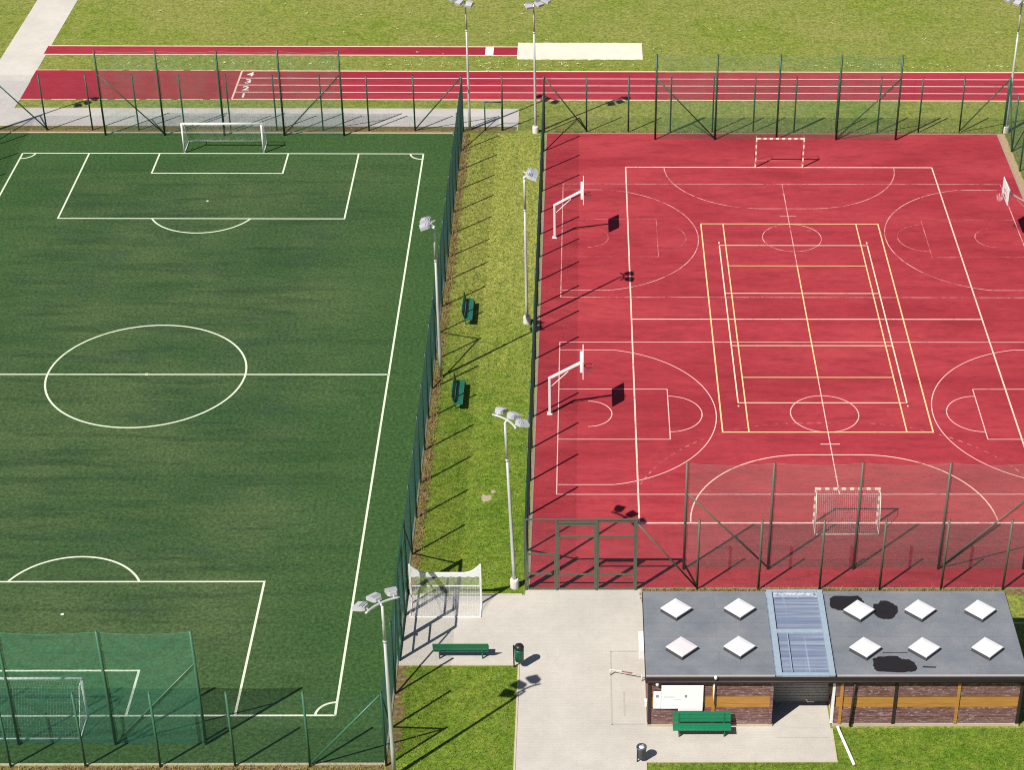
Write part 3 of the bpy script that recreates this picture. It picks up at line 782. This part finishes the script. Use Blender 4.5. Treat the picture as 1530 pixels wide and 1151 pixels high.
# ------------------------------------------------------------------ basketball hoops
def hoop(label, x, y, rz, am='white', aw=.8):
    t = thing('basketball_hoop', label, 'basketball hoop', (x, y, 0), rz, 'basketball hoops on the red court')
    k = MB(); k.box((0, 0, 1.12), (.13, .13, 2.2)); k.box((0, 0, .02), (.28, .28, .03)); k.build('post', M['white'], t, False, .01)
    k = MB(); d = Vector((1.72, 0, 1.0)); a = math.atan2(d.z, d.x)
    k.box((.84, 0, 2.68), (d.length + .06, .13 * aw, .15 * aw), M=Matrix.Rotation(-a, 4, 'Y')); k.rod((.1, 0, 1.7), (1.0, 0, 2.62), (.03 * aw), 8); k.build('arm', M[am], t, False, .008)
    k = MB(); k.box((1.66, 0, 3.18), (.13, 1.15, .6)); k.build('board_bracket', M['white'], t)
    b = MB(); b.box((1.76, 0, 3.18), (.05, 1.8, 1.06)); bo = b.build('backboard', M['white'], t, False, .01)
    k = MB()
    for yy in (-.295, .295): k.bx(1.785, 1.789, yy - .025, yy + .025, 2.80, 3.25)
    k.bx(1.785, 1.789, -.27, .27, 3.20, 3.25); k.bx(1.785, 1.789, -.27, .27, 2.80, 2.85); k.build('target_square', M['black'], bo)
    k = MB(); k.path([(2.07 + .225 * math.cos(u * PI / 12), .225 * math.sin(u * PI / 12), 2.95) for u in range(25)], .014, 6)
    k.box((1.83, 0, 2.95), (.09, .12, .03)); k.build('rim', M['rim'], t, True)
    m = MB()
    for i in range(12):
        u = i * PI / 6; v = u + .3
        m.wire((2.07 + .22 * math.cos(u), .22 * math.sin(u), 2.94), (2.07 + .13 * math.cos(v), .13 * math.sin(v), 2.55), .005)
        m.wire((2.07 + .22 * math.cos(u), .22 * math.sin(u), 2.94), (2.07 + .13 * math.cos(u - .3), .13 * math.sin(u - .3), 2.55), .005)
    m.build('hoop_net', M['netw'], t)
    return t
h0 = hoop('white basketball hoop on the left of the red court, the farther one', -14.5, 10.05, 0)
dup(h0, (-14.5, -10.05, 0), 0, 'white basketball hoop on the left of the red court, the nearer one')
hoop('white basketball backboard at the right edge of the red court', 14.5, 10.05, PI, 'galv', .5)

# ------------------------------------------------------------------ benches and bins
def bench(label, loc, rz, mat):
    t = thing('park_bench', label, 'bench', loc, rz, 'green slatted benches')
    W = 2.45
    k = MB()
    for y in (.05, .20, .35): k.box((0, y, .45), (W, .14, .045))
    k.build('seat', mat, t, False, .006)
    k = MB()
    for zz, y in ((.61, -.06), (.77, -.10), (.92, -.14)): k.box((0, y, zz), (W, .035, .14), M=Matrix.Rotation(R(14), 4, 'X'))
    k.build('backrest', mat, t, False, .006)
    for x in (-.95, .95):
        k = MB(); k.box((x, .3, .21), (.06, .06, .42)); k.box((x, .03, .22), (.06, .06, .44)); k.box((x, .17, .405), (.06, .38, .04))
        k.box((x, -.065, .67), (.055, .045, .55), M=Matrix.Rotation(R(14), 4, 'X')); k.build('leg', M['bing'], t)
    return t
b0 = bench('bright green bench at the pavilion front wall, beneath the white noticeboard', (-7.72, -35.22, 0), PI, M['bench'])
b1 = bench('dark green bench on the grass strip, the farther of two by the football fence', (-19.42, .35, 0), -PI / 2, M['benchd'])
dup(b1, (-19.5, -8.62, 0), -PI / 2, 'dark green bench on the grass strip, the nearer of two by the football fence')
b3 = bench('long green bench at the pavement edge in front of the green gate', (-18.12, -30.36, 0), 0, M['bench'])
t = thing('litter_bin', 'green round litter bin on a post at the pavement corner beside the long bench', 'bin', (-15.6, -30.95, 0))
k = MB(); k.box((-.16, .02, .62), (.06, .06, 1.24)); k.build('post', M['black'], t)
k = MB(); k.lathe([(.15, .40), (.19, .42), (.205, 1.0), (.205, 1.06)], (.08, 0, 0), 20); k.build('bin_body', M['bing'], t, True)
k = MB(); k.lathe([(.215, 1.10), (.215, 1.18), (.17, 1.26), (.06, 1.30)], (.08, 0, 0), 20)
for a in range(3): k.rod((.08 + .19 * math.cos(a * 2.1), .19 * math.sin(a * 2.1), 1.0), (.08 + .19 * math.cos(a * 2.1), .19 * math.sin(a * 2.1), 1.12), .012, 6)
k.build('hood', M['black'], t, True)
t = thing('litter_bin', 'slate grey litter bin with a pale bag at the pavement corner before the pavilion', 'bin', (-10.3, -37.0, 0)); t.scale = (.85, .85, .82)
k = MB(); k.box((-.2, -.1, .5), (.055, .055, 1.0)); k.build('post', M['black'], t)
k = MB(); k.lathe([(.17, .22), (.21, .26), (.24, .86), (.255, .88), (.255, .95), (.16, .95), (.15, .84)], (0, 0, 0), 24); k.build('bin_body', M['bind'], t, True)
k = MB(); k.lathe([(.148, .80), (.146, .90), (.02, .88)], (0, 0, 0), 16); k.build('bin_bag', M['bag'], t, True)

# ------------------------------------------------------------------ wooden pavilion
BX0, BX1, BY0, BY1, BH = -10.0, 5.76, -34.86, -29.2, 2.6
P0, P1 = -4.71, -2.13
t = thing('pavilion', 'flat roofed dark brown wooden pavilion with white skylights and a glazed passage', 'building', (BX0, BY0, 0))
def lb(k, x0, x1, y0, y1, z0, z1): k.bx(x0 - BX0, x1 - BX0, y0 - BY0, y1 - BY0, z0, z1)
for x0, x1 in ((BX0, P0), (P1, BX1)):
    k = MB(); lb(k, x0 + .1, x1 - .1, BY0 + .1, BY1 - .1, 0, BH)
    zz = .16
    while zz < BH - .05:      # horizontal boards, a thin gap between rows
        if not (1.02 < zz + .06 < 1.64):
            j = random.uniform(-.018, .006)
            lb(k, x0 + .02, x1 - .02, BY0 + j, BY0 + .095, zz, zz + .104)
            lb(k, x0 + j, x0 + .095, BY0 + .1, BY1 - .1, zz, zz + .115); lb(k, x1 - .095, x1 + j, BY0 + .1, BY1 - .1, zz, zz + .115)
            lb(k, x0 + .02, x1 - .02, BY1 - .095, BY1 + j, zz, zz + .115)
        else:
            lb(k, x0 + .01, x0 + .095, BY0 + .1, BY1 - .1, zz, zz + .115); lb(k, x1 - .095, x1 - .01, BY0 + .1, BY1 - .1, zz, zz + .115)
        zz += .125
    k.build('board_wall', M['log'], t)
    k = MB(); lb(k, x0 + .08, x1 - .08, BY0 + .02, BY0 + .097, 1.04, 1.235); lb(k, x0 + .08, x1 - .08, BY0 + .015, BY0 + .097, 1.245, 1.44); lb(k, x0 + .08, x1 - .08, BY0 + .02, BY0 + .097, 1.45, 1.63)
    k.build('ochre_band', M['ochre'], t)
    k = MB(); lb(k, x0 - .02, x1 + .02, BY0 - .03, BY0 + .09, 0, .13); lb(k, x0 - .02, x0 + .09, BY0 + .1, BY1, 0, .13); lb(k, x1 - .09, x1 + .02, BY0 + .1, BY1, 0, .13); k.build('plinth', M['kerb'], t)
for x, mt, nm in ((-7.24, 'ochre', 'ochre_post'), (3.06, 'ochre', 'ochre_post'), (.42, 'fascia', 'dark_post'), (-1.86, 'ochre', 'ochre_post'), (P0 - .09, 'log', 'dark_post'), (BX0 + .07, 'fascia', 'dark_post'), (BX1 - .07, 'fascia', 'dark_post')):
    k = MB(); lb(k, x - .065, x + .065, BY0 - .035, BY0 + .012, .14, BH - .02); k.build(nm, M[mt], t)
k = MB(); lb(k, BX0 - .1, P0, BY0 - .12, BY1 + .06, BH, 2.83); k.build('roof', M['roof'], t)
k = MB(); lb(k, P1, BX1 + .1, BY0 - .12, BY1 + .06, BH, 2.83); k.build('roof', M['roof'], t)
k = MB(); lb(k, BX0 - .1, BX1 + .1, BY0 - .16, BY0 - .123, 2.5, 2.80); lb(k, BX0 - .13, BX0 - .103, BY0 - .12, BY1 + .06, 2.55, 2.81); lb(k, BX1 + .103, BX1 + .13, BY0 - .12, BY1 + .06, 2.55, 2.81)
k.build('fascia', M['fascia'], t)
k = MB(); lb(k, BX0 - .1, P0 - .02, BY0 - .12, BY0 - .04, 2.832, 2.86); lb(k, P1 + .02, BX1 + .1, BY0 - .12, BY0 - .04, 2.832, 2.86); k.build('roof_edge_trim', painted('pinkish_metal_trim', (.42, .36, .36), .5, .15), t)
k = MB(); k.rod((.0, -.19, 2.62), (BX1 - BX0 + .1, -.19, 2.6), .05, 10); k.build('gutter', M['fascia'], t, True)
for i, (x, y) in enumerate(((-8.69, -30.58), (-5.93, -30.57), (-8.55, -33.24), (-6.1, -33.2), (-.75, -30.7), (1.91, -30.68), (4.52, -30.7), (-.78, -33.28), (1.72, -33.3), (4.4, -33.3))):
    k = MB(); o = (x - BX0, y - BY0)
    rr = lambda r, zz: [(o[0] + r * c, o[1] + r * s, zz) for c, s in ((1, 0), (0, 1), (-1, 0), (0, -1))]
    k.add(rr(.69, 2.82) + rr(.655, 3.0), [(0, 1, 5, 4), (1, 2, 6, 5), (2, 3, 7, 6), (3, 0, 4, 7), (4, 5, 6, 7)])
    s = k.build('skylight', M['skylf'], t)
    k = MB(); k.add(rr(.68, 3.003) + rr(.67, 3.045) + rr(.42, 3.075), [(0, 1, 5, 4), (1, 2, 6, 5), (2, 3, 7, 6), (3, 0, 4, 7), (4, 5, 9, 8), (5, 6, 10, 9), (6, 7, 11, 10), (7, 4, 8, 11), (8, 9, 10, 11), (3, 2, 1, 0)])
    k.build('dome', M['skylp'] if i == 2 else M['skyl'], s)
# glazed roof of the passage
k = MB()
for x in (P0 + .16, P1 - .2): lb(k, x - .12, x + .12, BY0 - .13, BY1 + .05, 2.835, 2.93)
for y, d in ((BY0 - .06, .09), (-32.05, .12), (BY1 - .0, .06)): lb(k, P0 + .285, P1 - .325, y - d, y + d, 2.84, 2.925)
lb(k, P0 + .7, P0 + .74, BY0 + .1, -32.2, 2.88, 2.915)
fr = k.build('glass_roof_frame', M['alu'], t)
k = MB(); lb(k, P0 + .01, P1 - .01, BY0 - .02, BY1 + .02, 2.78, 2.832); k.build('pane', M['pane'], fr)
# shutter closing the passage, small lamp box and door frame
k = MB(); lb(k, P0 + .01, P1 - .01, -33.3, -33.24, 0, 2.5)
for i in range(16): lb(k, P0 + .02, P1 - .02, -33.32, -33.3, .1 + i * .15, .1 + i * .15 + .12)
k.build('shutter', M['shutter'], t)
k = MB(); lb(k, P1 - .12, P1 + .0, BY0 + .03, BY0 + .13, .14, 2.55); k.build('door_frame', M['white'], t)
k = MB(); lb(k, P1 - .30, P1 - .13, BY0 + .02, BY0 + .10, 1.75, 2.5); k.build('lamp_box', M['fascia'], t)
for x, mt, zz in ((-1.4, 'fascia', .1),):
    k = MB(); k.rod((x - BX0 + .06, -.09, 2.58), (x - BX0, -.09, zz), .055, 10); k.build('downspout', M[mt], t, True)
k = MB(); k.rod((-7.24 - BX0, -.09, 2.5), (-7.24 - BX0, -.09, 1.3), .03, 8); k.lathe([(.07, 2.78), (.07, 2.9), (.03, 2.94)], (-7.2 - BX0, -.2, 0), 10); k.build('vent_pipe', M['pipe'], t, True)
for x, z0 in ((-9.62, 2.42),):
    k = MB(); k.lathe([(.05, -.08), (.08, 0), (.07, .1)], (x - BX0, -.12, z0), 10); k.build('wall_lamp', M['white'], t, True)
k = MB(); lb(k, BX0 - .13, BX0 - .02, BY0 + .1, BY0 + .28, 1.0, 1.3); k.build('meter_box', M['white'], t)
k = MB(); lb(k, BX0 - .33, BX0 - .02, -32.7, -31.4, 1.9, 2.4); k.build('air_unit', M['white'], t, False, .02)
def blob(cx, cy, pts):
    return [(cx + x - BX0, cy + y - BY0) for x, y in pts]
for c, pts in (((-1.22, -30.0), [(-.75, -.1), (-.7, .3), (-.5, .52), (.55, .52), (.72, .3), (.80, -.05), (.4, -.2), (.1, -.3), (-.1, -.55), (-.4, -.5), (-.68, -.38)]),
               ((.42, -30.42), [(-.55, -.1), (-.45, .35), (-.2, .42), (-.1, .62), (.2, .58), (.32, .46), (.55, .2), (.57, -.1), (.5, -.35), (.2, -.7), (-.1, -.72), (-.35, -.62), (-.5, -.4)]),
               ((.28, -34.22), [(-.82, .0), (-.8, .38), (-.5, .56), (.3, .57), (.42, .38), (.7, .36), (.95, .12), (1.0, -.25), (.85, -.45), (.4, -.5), (-.2, -.44), (-.62, -.47), (-.80, -.3)])):
    out = []
    for i in range(len(pts)):
        a, b = pts[i], pts[(i + 1) % len(pts)]
        for j in range(4):
            q = j / 4; out.append((a[0] + (b[0] - a[0]) * q + random.uniform(-.03, .03), a[1] + (b[1] - a[1]) * q + random.uniform(-.03, .03)))
    k = MB(); k.poly(blob(*c, out), 2.836); k.build('tar_patch', M['tar'], t)
k = MB(); k.poly(blob(1.75, -34.38, [(-.25, -.02), (.3, -.05), (.35, .03), (-.2, .06)]), 2.835); k.poly(blob(.45, -33.42, [(-.5, -.02), (.55, -.02), (.55, .02), (-.5, .02)]), 2.835); k.build('tar_streak', M['tar'], t)
# white noticeboard fixed to the front wall
t = thing('noticeboard', 'white noticeboard of overlapping panels on the pavilion wall above the bright green bench', 'sign', (-8.72, BY0 - .05, 1.65))
k = MB(); k.bx(-.72, 1.04, -.035, 0, -.60, .68); k.bx(.0, 1.03, -.045, -.036, -.72, -.2); k.build('panel', M['board'], t, False, .008)
k = MB(); k.bx(-1.05, -.73, -.03, .0, -.60, .33); k.build('side_panel', M['board'], t, False, .008)
k = MB(); k.bx(-.95, -.83, -.036, -.031, .02, .16); k.bx(.26, .36, -.040, -.0355, .02, .16); k.build('printed_mark', M['grey'], t)
k = MB(); k.bx(-.62, -.18, -.040, -.0355, .0, .10); k.bx(-.2, .1, -.040, -.0355, -.12, -.06); k.build('pale_print', M['mint'], t)
# pipe lying on the grass
o = MB(); o.path([(-1.93, -35.02, .13), (-1.90, -35.14, .06), (-1.48, -37.35, .06)], .065, 10); tag(o.build('drain_pipe', M['pipe'], None, True), 'white drain pipe lying on the grass from the foot of the pavilion wall', 'pipe')
# boom
t = thing('barrier_pole', 'thin pale barrier pole with a red band at the left end of the pavilion', 'barrier', (-10.13, -31.9, 0))
k = MB(); k.rod((0, 0, .35), (-1.4, .4, .35), .018, 8); k.rod((-1.4, .4, .0), (-1.4, .4, .38), .03, 8); k.rod((-.02, 0, 0), (-.02, 0, .38), .03, 8); k.build('pole', painted('cream_paint', (.64, .6, .52), .5, .1), t, True)
k = MB(); k.rod((-.44, .126, .35), (-.9, .257, .35), .026, 8); k.build('red_band', painted('dull_red_band', (.28, .07, .06), .5, .2), t, True)

# ------------------------------------------------------------------ light, world, camera
W = bpy.data.worlds.new('World'); S.world = W; W.use_nodes = True
nt = W.node_tree; bg = nt.nodes['Background']; sky = nt.nodes.new('ShaderNodeTexSky')
sky.sky_type = 'NISHITA'; sky.sun_disc = False; sky.sun_elevation = R(50); sky.sun_rotation = R(225); sky.air_density = 1; sky.dust_density = .6
nt.links.new(sky.outputs['Color'], bg.inputs['Color']); bg.inputs['Strength'].default_value = .050
sun = bpy.data.lights.new('sun', 'SUN'); sun.energy = 5.0; sun.angle = R(.5); sun.color = (1, .955, .88)
so = bpy.data.objects.new('sun', sun); COL.objects.link(so)
az = R(45.5); el = R(49.9)
so.rotation_euler = Vector((math.cos(az) * math.cos(el), math.sin(az) * math.cos(el), -math.sin(el))).to_track_quat('-Z', 'Y').to_euler()
so.location = (-40, -40, 60)
cam = bpy.data.cameras.new('camera'); co = bpy.data.objects.new('camera', cam); COL.objects.link(co); S.camera = co
CX, CY, CZ, TI, YA, RO, FF, PX, PY = -12.616021917456639, -99.05714442560891, 56.37776712797436, 0.5934698532867049, -0.015128679237939266, 0.008382776519237394, 2984.5544872491423, 147.29270481945255, 129.31940610713607
f = Vector((-math.sin(YA) * math.cos(TI), math.cos(YA) * math.cos(TI), -math.sin(TI)))
r = Vector((math.cos(YA), math.sin(YA), 0)); u = r.cross(f)
r2 = r * math.cos(RO) + u * math.sin(RO); u2 = u * math.cos(RO) - r * math.sin(RO)
m = Matrix((r2, u2, -f)).transposed().to_4x4(); m.translation = (CX, CY, CZ); co.matrix_world = m
cam.sensor_width = 36; cam.lens = FF / 1530 * 36; cam.shift_x = -PX / 1530; cam.shift_y = PY / 1530
cam.clip_start = 1; cam.clip_end = 3000
S.view_settings.view_transform = 'Standard'; S.view_settings.look = 'None'; S.view_settings.gamma = 1; S.view_settings.exposure = .37
S.cycles.use_denoising = False; S.cycles.filter_width = 1.1; S.cycles.max_bounces = 4; S.cycles.diffuse_bounces = 1; S.cycles.sample_clamp_indirect = 3
